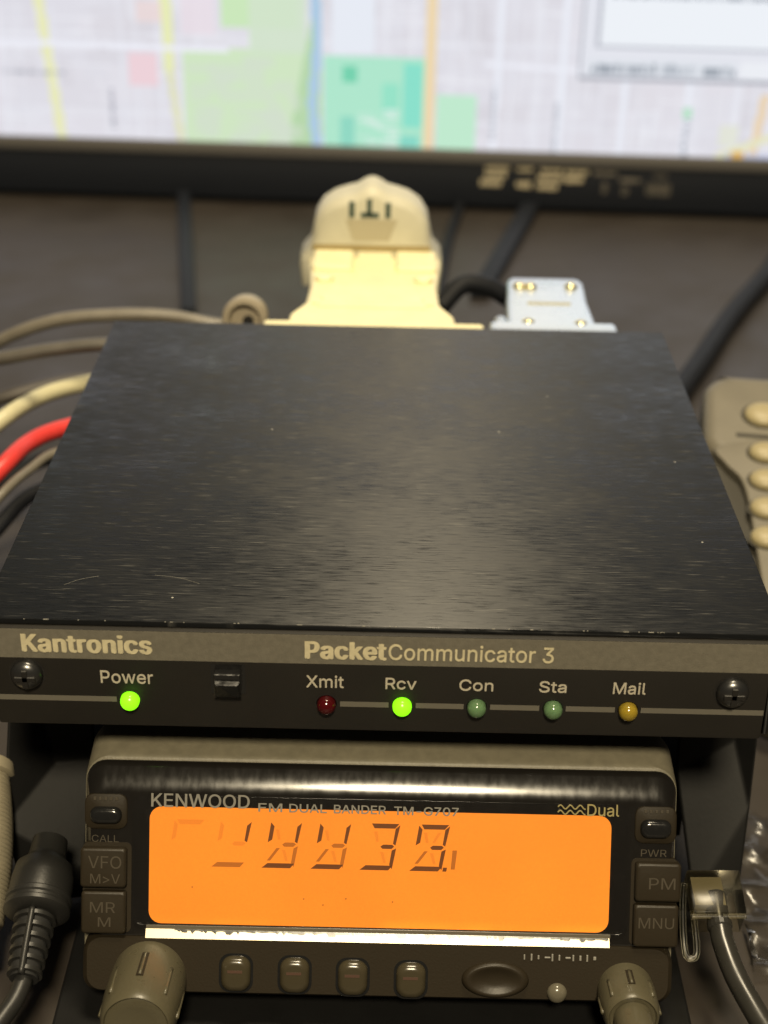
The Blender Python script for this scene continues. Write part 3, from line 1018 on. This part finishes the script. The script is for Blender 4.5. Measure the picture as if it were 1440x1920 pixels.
cable('shade_wire', 'dark wire added for the shade below the leads left of the modem', 'wire',
      [(-130, 70, -70), (-106, 92, -56), (-96, 112, -48), (-88, 126, -44), (-70, 138, -44), (-50, 140, -48)], 1.9, 'black_cable', GC)  # dark tube added where shade lies under the leads

cable('brown_lead', 'dull brown lead half hidden just above the pale cream wire left of the modem', 'cable',
      [(-160, 190, -66), (-132, 182, -52), (-112, 180, -44), (-98, 184, -41), (-86, 190, -41), (-66, 196, -44), (-50, 200, -50)], 2.0, 'brown_cable', GC)
cable('drooping_black_lead', 'black lead half hidden between the red wire and the thin dull grey wire', 'cable',
      [(-150, 120, -72), (-122, 132, -62), (-106, 146, -55), (-94, 160, -52), (-78, 168, -54), (-60, 172, -60)], 2.2, 'black_cable', GC)

# ------------------------------------------------------------------ monitor behind everything
YAW = -0.0385


def mon_y(x):
    return 468 + YAW * x


def raster():
    """The street map on the screen as a fine grid of flat colours (x, z in mm on the screen)."""
    X0, X1, Z1 = -300.0, 300.0, 330.0
    nx, nz = 640, 240
    zs = np.concatenate([np.linspace(0, 90, 150), np.linspace(90, Z1, nz - 150 + 1)[1:]])
    xs = np.linspace(X0, X1, nx)
    cxm = 0.5 * (xs[1:] + xs[:-1])
    czm = 0.5 * (zs[1:] + zs[:-1])
    XX, ZZ = np.meshgrid(cxm, czm)
    # design coordinates: the same scale as a 1440-wide street plan
    PX = XX / 0.243 + 735.0
    PY = 262 - ZZ / 0.233
    rng = np.random.RandomState(3)
    C = np.zeros(PX.shape + (3,))
    C[:] = (222, 221, 230)

    def fill(mask, c, a=1.0):
        C[mask] = C[mask] * (1 - a) + np.array(c, float) * a

    def rect(x0, x1, y0, y1, c, a=1.0):
        fill((PX > x0) & (PX < x1) & (PY > y0) & (PY < y1), c, a)

    def road(xa, ya, xb, yb, w, c, a=1.0):
        d = math.hypot(xb - xa, yb - ya)
        nxv, nyv = -(yb - ya) / d, (xb - xa) / d
        dist = abs((PX - xa) * nxv + (PY - ya) * nyv)
        along = ((PX - xa) * (xb - xa) + (PY - ya) * (yb - ya)) / d
        fill((dist < w / 2) & (along > 0) & (along < d), c, a)
    # blocks of housing
    for i in range(900):
        x = rng.uniform(-520, 1980)
        y = rng.uniform(-1150, 262)
        w, h = rng.uniform(25, 110), rng.uniform(18, 80)
        g = rng.uniform(198, 226)
        rect(x, x + w, y, y + h, (g + 6, g + 3, g + 11), 0.45)
    for i in range(60):
        x = rng.uniform(-500, 1950)
        road(x, -1150, x + rng.uniform(-6, 6), 262, rng.uniform(4, 11), (232, 234, 243), 0.5)
    for i in range(55):
        y = rng.uniform(-1150, 250)
        road(-520, y, 1980, y + rng.uniform(-6, 6), rng.uniform(4, 9), (232, 234, 243), 0.45)
    for i in range(1500):
        x, y, l = rng.uniform(-520, 1980), rng.uniform(-500, 262), rng.uniform(20, 90)
        if rng.rand() < 0.5:
            rect(x, x + l, y, y + 3.5, (240, 241, 248), 0.55)
        else:
            rect(x, x + 3.5, y, y + l * 0.8, (240, 241, 248), 0.55)
    # more parks and main roads above the part in view
    for i in range(26):
        x, y = rng.uniform(-520, 1900), rng.uniform(-1150, -90)
        rect(x, x + rng.uniform(60, 240), y, y + rng.uniform(50, 160), ((200, 232, 185), (176, 232, 204), (236, 208, 212))[i % 3], 0.85)
    for x in (-260, 1600, 1790):
        road(x, -1150, x + 20, 262, 18, (240, 228, 150))
    for y in (-260, -560, -840):
        road(-520, y, 1980, y + 30, 16, (238, 206, 140))
    # centre: park, river, campus
    fill((PX > 345) & (PX < 575) & (PY > 80 + 0.03 * (PX - 345)), (203, 231, 186))
    fill((PX > 420) & (PX < 560) & (PY < 45) & (PY > -60), (196, 233, 176))
    fill((PX > 470) & (PX < 575) & (PY < 90) & (PY > -120), (205, 228, 196), 0.9)
    fill((PX > 600 - 0.32 * (PY + 60) * 0.6) & (PX < 600) & (PY > 0) & (PX > 548 - 0.1 * (PY - 200)), (170, 212, 156))
    for i in range(40):
        x, y = rng.uniform(350, 560), rng.uniform(90, 255)
        rect(x, x + rng.uniform(14, 60), y, y + rng.uniform(10, 40), (206, 222, 200), 0.55)
    xr = 588 + 6 * np.sin((PY + 40) / 60.0) + np.where(PY > 180, (PY - 180) * 0.14, 0)
    fill((abs(PX - xr) < 9), (158, 196, 226))
    rect(605, 790, 92, 275, (160, 232, 198))
    rect(640, 668, 108, 140, (84, 206, 160))
    rect(752, 786, 100, 222, (112, 224, 196))
    rect(636, 664, 205, 275, (120, 214, 186))
    rect(715, 745, 140, 200, (120, 226, 190), 0.8)
    rect(750, 785, 238, 275, (104, 212, 190), 0.9)
    for i in range(26):
        x, y = rng.uniform(668, 735), rng.uniform(180, 265)
        rect(x, x + rng.uniform(10, 34), y, y + rng.uniform(3, 8), (214, 242, 228), 0.8)
    rect(620, 700, -50, 85, (232, 238, 248))
    fill((PX > 815) & (PX < 888) & (PY > 158), (182, 236, 200))
    road(803, -1150, 800, 280, 19, (240, 212, 160))
    road(72, -200, 112, 262, 18, (234, 236, 176))
    road(313, -300, 322, 130, 20, (232, 238, 170))
    road(322, 130, 338, 262, 13, (224, 226, 178))
    road(-500, 78, 430, 86, 11, (240, 242, 252))
    road(900, 98, 1080, 106, 9, (240, 242, 252))
    rect(246, 300, 95, 158, (240, 206, 214))
    rect(264, 312, 0, 40, (238, 214, 212), 0.8)
    rect(345, 410, -40, 60, (236, 222, 232), 0.8)
    for x in (925, 1042, 1160, 1275):
        road(x, -60, x - 4, 280, 12, (236, 240, 250))
    for x in (1175, 1195, 1215):
        road(x, 180, x, 270, 5, (238, 242, 250))

    def vtext(x, y0, y1, c, w=11):
        y = y0
        while y < y1:
            h = rng.uniform(3, 8)
            rect(x - w / 2 * rng.uniform(.5, 1), x + w / 2 * rng.uniform(.5, 1), y, y + h, c, 0.75)
            y += h + rng.uniform(1.5, 4)
    vtext(212, 165, 240, (128, 130, 146))
    vtext(918, 138, 240, (150, 154, 166))
    vtext(1035, 165, 290, (138, 142, 154))
    vtext(1275, 172, 290, (128, 134, 148))
    x = 10
    while x < 125:
        w = rng.uniform(4, 10)
        rect(x, x + w, 134, 142, (150, 154, 166), 0.7)
        x += w + 3
    rect(1268, 1282, 168, 190, (168, 226, 190))
    road(1412, 140, 1400, 262, 16, (236, 208, 166))
    road(1335, 262, 1450, 212, 14, (230, 230, 186))
    rect(1335, 1372, 200, 240, (226, 230, 208), 0.8)
    rect(1350, 1450, 255, 300, (166, 178, 218), 0.8)
    rect(1362, 1388, 250, 262, (228, 172, 70))
    # program window with its status line
    rect(1068, 1800, -700, 122, (152, 156, 168))
    rect(1074, 1794, -694, 114, (228, 231, 240))
    rect(1098, 1770, -660, 62, (176, 180, 192))
    rect(1104, 1764, -654, 56, (240, 246, 252))
    rect(1086, 1352, 82, 112, (222, 228, 236))
    rect(1360, 1424, 80, 112, (238, 242, 248))
    x = 1092
    while x < 1350:
        w = rng.uniform(4, 9)
        if not (1208 < x < 1220 or 1274 < x < 1290):
            dim = 0.5 if 1215 < x < 1280 else 0.85
            rect(x, x + w, 92 + rng.uniform(-3, 3), 108, (116, 128, 142), dim)
        x += w + rng.uniform(2, 4)
    for yy in (-40, -80, -140, -170, -230, -300):
        x = 1120
        while x < 1120 + rng.uniform(200, 560):
            w = rng.uniform(4, 10)
            rect(x, x + w, yy, yy + 12, (120, 130, 144), 0.8)
            x += w + 3
    C = C * 0.8 + np.array((224, 224, 233.0)) * 0.2
    return xs, zs, C


def monitor():
    T = Thing('computer_monitor', 'black computer monitor showing a pale street map behind the modem', 'monitor', base=(0, 480, -75))
    zb = -46.4
    xs, zs, C = raster()
    nx, nz = len(xs), len(zs)
    verts = [((x - T.base.x) * S, (mon_y(x) - T.base.y) * S, (zb + z - T.base.z) * S) for z in zs for x in xs]
    faces = [(j * nx + i, j * nx + i + 1, (j + 1) * nx + i + 1, (j + 1) * nx + i) for j in range(nz - 1) for i in range(nx - 1)]
    me = bpy.data.meshes.new('screen')
    me.from_pydata(verts, [], faces)
    lin = np.where(C / 255 <= 0.04045, C / 255 / 12.92, ((C / 255 + 0.055) / 1.055) ** 2.4).reshape(-1, 3)
    at = me.attributes.new('picture', 'FLOAT_COLOR', 'FACE')
    at.data.foreach_set('color', np.c_[lin, np.ones(len(lin))].astype(np.float32).ravel())
    mt = bpy.data.materials.new('lit_map_screen')
    mt.use_nodes = True
    nt = mt.node_tree
    p = nt.nodes['Principled BSDF']
    p.inputs['Base Color'].default_value = (0.02, 0.02, 0.022, 1)
    p.inputs['Roughness'].default_value = 0.35
    a = node(nt, 'ShaderNodeAttribute')
    a.attribute_name = 'picture'
    nt.links.new(a.outputs['Color'], p.inputs['Emission Color'])
    p.inputs['Emission Strength'].default_value = 0.98
    me.materials.append(mt)
    so = bpy.data.objects.new('screen', me)
    col.objects.link(so)
    so.parent = T.o

    def bar(name, z0, z1, f, d, mt, bv=0.6, x0=-306, x1=306, parent=None):
        """a strip along the yawed monitor front; f = how far it stands proud of the screen"""
        b = loft([[(x, mon_y(x) - f, z0), (x, mon_y(x) + d, z0), (x, mon_y(x) + d, z1), (x, mon_y(x) - f, z1)] for x in (x0, x1)])
        bevel(b, bv, 2)
        return finish(name, b, mt, T, parent, smooth=40)
    bar('lower_strip', -52.0, -46.5, 2.2, 3, 'mon_strip')
    chin = bar('chin', -72.2, -52.1, 1.2, 12, 'mon_black')
    bar('top_bezel', -46.4 + 330, -48.6 + 338, 2.0, 12, 'mon_black')
    bar('side_bezel', -46.4, -46.4 + 330, 2.0, 12, 'mon_black', x0=-306, x1=-299.8)
    bar('side_bezel', -46.4, -46.4 + 330, 2.0, 12, 'mon_black', x0=299.8, x1=306)
    bar('back_shell', -60, -46.4 + 330, -0.4, 30, 'mon_black', x0=-300, x1=300)
    # rows of small pale marks on the chin
    rng = random.Random(4)
    for x0, x1, z0, z1, k in ((42.5, 53, -57.2, -54.6, 0), (42.5, 52, -60.4, -57.8, 0), (40.5, 50, -64.2, -61.0, 0), (57, 64, -57.0, -55.0, 0), (57, 64, -64.6, -61.4, 0),
                              (68, 78, -57.4, -55.2, 0), (66.5, 78, -61.2, -58.2, 0), (66.5, 76, -65.2, -62.0, 0), (79, 89, -57.6, -55.4, 0), (79, 87, -61.4, -58.6, 0),
                              (92, 102, -57.6, -55.6, 1), (104, 113, -60.6, -58.4, 1), (96, 99, -66, -60.4, 2), (105, 108, -67, -62, 2), (116, 127, -66.6, -60, 2), (119, 125, -58, -56, 2)):
        b = bmesh.new()
        z0, z1 = z0 + 1.6, z1 + 1.6
        x = x0
        while x < x1 - 0.5:
            w = rng.uniform(0.7, 1.9)
            h = rng.uniform(0.7, 1.0)
            zz = z0 + (z1 - z0) * (1 - h) * 0.5
            merge(b, loft([[(q, mon_y(q) - 1.32, zz), (q, mon_y(q) - 1.18, zz), (q, mon_y(q) - 1.18, zz + (z1 - z0) * h), (q, mon_y(q) - 1.32, zz + (z1 - z0) * h)] for q in (x, min(x1, x + w))]))
            x += w + rng.uniform(0.2, 0.5)
        finish('mark_row', b, ('mon_mark', 'mon_mark_mid', 'mon_mark_dim')[k], T, chin)
    # flat feet that reach forward over the desk
    for pts, w in (([(-97.5, 478), (-76, 326)], 3.0), ([(66.5, 474), (35.5, 352)], 4.0)):
        (xa, ya), (xb, yb) = pts
        b = loft([[(xa - w, ya, -74.9), (xa + w, ya, -74.9), (xa + w, ya, -69), (xa - w, ya, -69)],
                  [(xb - w, yb, -74.9), (xb + w, yb, -74.9), (xb + w, yb, -71), (xb - w, yb, -71)]])
        bevel(b, 0.8, 2)
        finish('foot', b, 'mon_black', T, smooth=40)


M['mon_mark_mid'] = mat('mid_grey_mark', (0.16, 0.145, 0.12, 1), 0.4)
monitor()

cable('thick_black_cable', 'thick black cable running over the desk to the right behind the handheld microphone', 'cable',
      [(190, 452, -70), (172, 418, -70), (156.2, 380, -70), (130, 327, -70), (106, 272, -70), (84, 226, -70), (60, 190, -70)], 3.8, 'black_cable', 'black cables on the desk')
cable('thin_black_cable', 'thin black cable on the desk just right of the cream plug', 'cable',
      [(36, 500, -72.5), (31.2, 462, -72.5), (26, 425, -72.5), (22, 386, -72.5), (18, 340, -72.5), (10, 300, -72.5)], 2.2, 'black_cable', 'black cables on the desk')
cable('curled_black_cable', 'short black cable curling between the cream plug and the silver plug', 'cable',
      [(14, 178, -12), (20, 182, -7), (27, 184, -8), (33, 186, -12), (40, 195, -20)], 2.6, 'black_cable', 'black cables on the desk')


# ------------------------------------------------------------------ handheld microphone at the right
def hand_mic():
    A = Vector((0.13078, 0.930548, 0.34202))
    N = Vector((-0.0476, -0.338692, 0.939693))
    X = Vector((0.990268, -0.139173, 0.0))
    rot = Matrix((X, A, N)).transposed()       # local x right, y up the microphone, z out of its face
    T = Thing('hand_microphone', 'beige handheld microphone with pale yellow keypad lying right of the modem', 'microphone',
              origin=(109.4, 124.7, -35.1), base=(0, -55, -16), rot=rot)

    def outline(pts, z0, z1, bv, name, mt, parent=None):
        P = spline([(x, y, 0) for x, y in pts] + [(pts[0][0], pts[0][1], 0)], 4)[:-1]
        cy = 0.5 * (min(p.y for p in P) + max(p.y for p in P))
        hw = max(abs(p.x) for p in P)
        hh = max(abs(p.y - cy) for p in P)
        rings = [[(p.x, p.y, z0) for p in P]]
        for i in range(6):
            t = R(90 * i / 5)
            k = bv * (1 - math.cos(t))
            rings.append([(p.x * (1 - k / hw), cy + (p.y - cy) * (1 - k / hh), z1 - bv * (1 - math.sin(t))) for p in P])
        return finish(name, loft(rings), mt, T, parent, smooth=60)
    low = [(28.5, 10), (28.0, 0), (25.5, -18), (22, -40), (19, -58), (15, -66), (0, -69), (-15, -66), (-19, -58), (-22, -40), (-25.5, -18), (-28.0, 0), (-28.5, 10), (0, 12)]
    outline(low, -17, -2.6, 2.5, 'grip_shell', 'mic_grip')
    head = [(x, y) for x, y in rr(-29.6, 29.6, 5.5, 36.6, 8.0, 4)]
    outline(head, -17, -0.05, 3.2, 'head_shell', 'mic')
    low2 = [(25.5, 10), (24.5, 3.5), (20.6, -1.5), (18.6, -10), (16.6, -28), (13.8, -52), (10.5, -62), (0, -65), (-10.5, -62), (-13.8, -52), (-16.6, -28), (-18.6, -10), (-20.6, -1.5), (-24.5, 3.5), (-25.5, 10), (0, 16)]
    outline(low2, -4.0, -0.02, 1.0, 'face_plate', 'mic')
    ks = []
    for c in range(3):
        x = -14.2 + 14.2 * c
        ks.append((x + (0 if c else -0.2), 21.0, 5.0, 4.1))
        for r in range(6):
            ks.append((x, 7.4 - 9.5 * r, 4.2, 3.2))
    for x, y, a, bq in ks:
        k = 1.0 if y > -30 else 0.62
        x *= k
        b = bmesh.new()
        rings = []
        for s, z in ((1.0, -0.3), (1.0, 0.6), (0.96, 1.05), (0.85, 1.5), (0.68, 1.85), (0.45, 2.1), (0.2, 2.2)):
            rings.append([(x + a * k * s * math.cos(2 * math.pi * i / 24), y + bq * s * math.sin(2 * math.pi * i / 24), z) for i in range(24)])
        ko = finish('keypad_key', loft(rings), 'mic_key', T, smooth=50)
        b = lathe([(1.25 * k, 0), (1.25 * k, 0.06), (0.75 * k, 0.06), (0.75 * k, 0)], (x + 0.8, y, 2.02), (0, 0, 1), 14)
        finish('key_mark', b, 'mic', T, ko)
        rim = [[(x + a * k * s * math.cos(2 * math.pi * i / 24), y + bq * s * math.sin(2 * math.pi * i / 24), z) for i in range(24)] for s, z in ((1.16, -0.1), (1.16, 0.04), (1.02, 0.04))]
        finish('key_rim', loft(rim), 'mic_grip', T, ko)
    finish('groove', box(-21.5, 21.5, 12.6, 14.2, -0.4, 0.06, 0.2), 'mic_grip', T)


hand_mic()


# ------------------------------------------------------------------ plugs and odds and ends beside the radio
def left_plug():
    T = Thing('round_plug', 'dark grey round plug with ribbed rubber boot left of the radio', 'plug', base=(-60, -10, -66))
    P0, P1 = Vector((-60.2, 4.5, -51.4)), Vector((-60.2, -21.5, -59.9))
    ax = P1 - P0
    prof = [(0, 0), (3.2, 0), (3.4, 3.2), (3.7, 4.2), (5.2, 5.6), (5.6, 8.5), (5.6, 11.6), (5.9, 11.9), (5.9, 12.6), (5.6, 12.9), (5.6, 13.4), (5.9, 13.7), (5.9, 14.4), (5.4, 14.8), (4.0, 15.2), (0, 15.2)]
    body = finish('plug_body', lathe(prof, P0, ax, 32), 'plug', T, smooth=40)
    d = ax.normalized()
    boot = finish('boot', lathe([(3.2, 0), (2.9, 6), (2.5, 12.0), (0, 12.0)], P0 + d * 15.0, ax, 28), 'rubber', T, smooth=40)
    for i in range(6):
        r = 3.75 - 0.14 * i
        h = 15.4 + i * 2.0
        finish('boot_rib', lathe([(r - 0.9, 0), (r, 0.25), (r, 0.95), (r - 0.9, 1.2)], P0 + d * h, ax, 28), 'plug', T, boot, smooth=40)
    a, c, _ = frame_of(ax)
    topdir = Vector((0, -0.3, 1))
    topdir = (topdir - d * topdir.dot(d)).normalized()
    finish('boot_spine', tube([P0 + d * 15 + topdir * 3.5, P0 + d * 21 + topdir * 3.3, P0 + d * 27.2 + topdir * 2.7], 0.62, 8, 6), 'plug', T, boot, smooth=180)
    e = P0 + d * 26.8
    finish('lead', tube([e - d * 3, e, e + d * 4 + Vector((-0.8, 0, 0)), (-63.2, -30, -62), (-67, -40, -64), (-75, -60, -70)], 1.65, 14, 10), 'plug', T, smooth=180)


left_plug()


def modular_plug():
    ax = Vector((0.02, -0.955, -0.296)).normalized()     # from the socket towards the cable
    X = Vector((1, 0, 0.02)).normalized()
    Z = X.cross(ax).normalized()
    if Z.z < 0:
        Z = -Z
    rot = Matrix((X, -ax, Z)).transposed()
    T = Thing('modular_plug', 'clear plastic modular plug on a black cable right of the radio', 'plug', origin=(60.8, -8.0, -55.6), base=(0, 0, -6), rot=rot)
    b = box(-4.8, 4.8, 0, 8.5, -4.2, 3.2, 0.35, 2)
    body = finish('plug_body', b, 'clear_plastic', T, smooth=40)
    finish('rear_rim', box(-4.9, 4.9, -0.5, 0.3, 1.6, 2.3, 0.1), 'clear_plastic', T, body)
    finish('wedge', loft([[(-3.9, 2, -3.0), (1.6, 2, -3.0), (1.6, 2, 2.2), (-3.9, 2, 2.2)], [(-3.9, 8, -3), (1.6, 8, -3), (1.6, 8, 1.4), (-3.9, 8, 1.4)]]), 'plug_wedge', T, body)
    # springy locking tab, folded out at the left
    finish('locking_tab', tube([(-5.0, 7, 1.0), (-5.6, 4, 0.4), (-6.2, -2, -0.6), (-6.2, -6, -1.0), (-5.0, -6.6, -1.0), (-4.2, -5, -0.8), (-4.0, 2, 0.2)], 0.62, 8, 8), 'clear_plastic', T, body, smooth=180)
    finish('lead', tube([(0.2, 5, 0.4), (0.2, 0, 0.4), (0.25, -2.2, 0.4), (0.4, -4.5, 0.3), (1.6, -10.5, 0.1), (4.4, -18, -0.2), (7.5, -25, -0.8), (10, -40, -2)], 2.0, 16, 10), 'black_cable_gloss', T, smooth=180)
    finish('lead_collar', lathe([(2.25, 0), (2.25, 0.9), (2.0, 1.2)], (0.2, -0.6, 0.4), (0, -1, 0), 18), 'black_cable_gloss', T)


M['plug_wedge'] = mat('yellowed_wedge', (0.13,0.117,0.078,1), 0.65, spec=0.2)
M['black_cable_gloss'] = mat('satin_black_cable', (0.022,0.021,0.018,1), 0.30, rvar=(300, 0.08))
M['plug_ring'] = mat('tan_ring_plastic', (0.30, 0.26, 0.19, 1), 0.45)
modular_plug()
pl.data.materials[0] = M['plug_ring']


def clear_bag():
    rng = random.Random(11)
    nx, ny = 40, 46
    b = bmesh.new()
    ph = [rng.uniform(0, 6) for _ in range(8)]

    def hgt(x, y):
        u = 1.6 * math.sin(x * 0.55 + ph[0] + 0.9 * math.sin(y * 0.3)) + 1.3 * math.sin(y * 0.62 + ph[1] + 0.7 * math.sin(x * 0.4)) + 0.6 * math.sin((x + y) * 1.1 + ph[2])
        return 2.6 + 0.55 * max(-2.8, u)
    V = [[None] * ny for _ in range(nx)]
    for i in range(nx):
        for j in range(ny):
            x = 70.6 + 32 * i / (nx - 1)
            y = -4 + 46 * j / (ny - 1)
            e = 1.0 + 1.6 * math.sin(y * 0.33)
            V[i][j] = b.verts.new((x + (e if i == 0 else 0), y, -74.6 + hgt(x, y)))
    for i in range(nx - 1):
        for j in range(ny - 1):
            b.faces.new((V[i][j], V[i + 1][j], V[i + 1][j + 1], V[i][j + 1]))
    # lower sheet of the bag
    W = [b.verts.new((x, y, -74.7)) for x, y in ((71, -4), (102.6, -4), (102.6, 42), (71, 42))]
    b.faces.new(W)
    o = finish('clear_bag', b, 'bag', None, smooth=180)
    o['label'] = 'crumpled clear plastic bag on the desk at the right edge beside the modular plug'
    o['category'] = 'bag'


clear_bag()


def ribbed_sleeve():
    T = Thing('ribbed_sleeve', 'cream finely ribbed sleeve at the left edge beside the round plug', 'sleeve', base=(-78, 4, -75))
    P0, P1 = Vector((-79.6, 20, -47)), Vector((-76.0, -12, -67))
    prof = [(0, 0), (6.5, 0)]
    n = 46
    Lh = (P1 - P0).length
    for i in range(n):
        t = i / n
        r = 8.3 + 1.5 * math.sin(math.pi * min(1, t * 1.15)) - 0.6 * (t > 0.8)
        prof += [(r, Lh * (t + 0.1 / n)), (r + 0.16, Lh * (t + 0.35 / n)), (r + 0.16, Lh * (t + 0.7 / n)), (r, Lh * (t + 0.95 / n))]
    prof += [(6, Lh), (0, Lh)]
    finish('sleeve', lathe(prof, P0, P1 - P0, 40), 'sleeve', T, smooth=60)
    finish('end_collar', lathe([(9.4, 0), (9.6, 0.4), (9.6, 2.2), (9.0, 2.6)], P0, P1 - P0, 40), 'sleeve', T, smooth=40)


ribbed_sleeve()
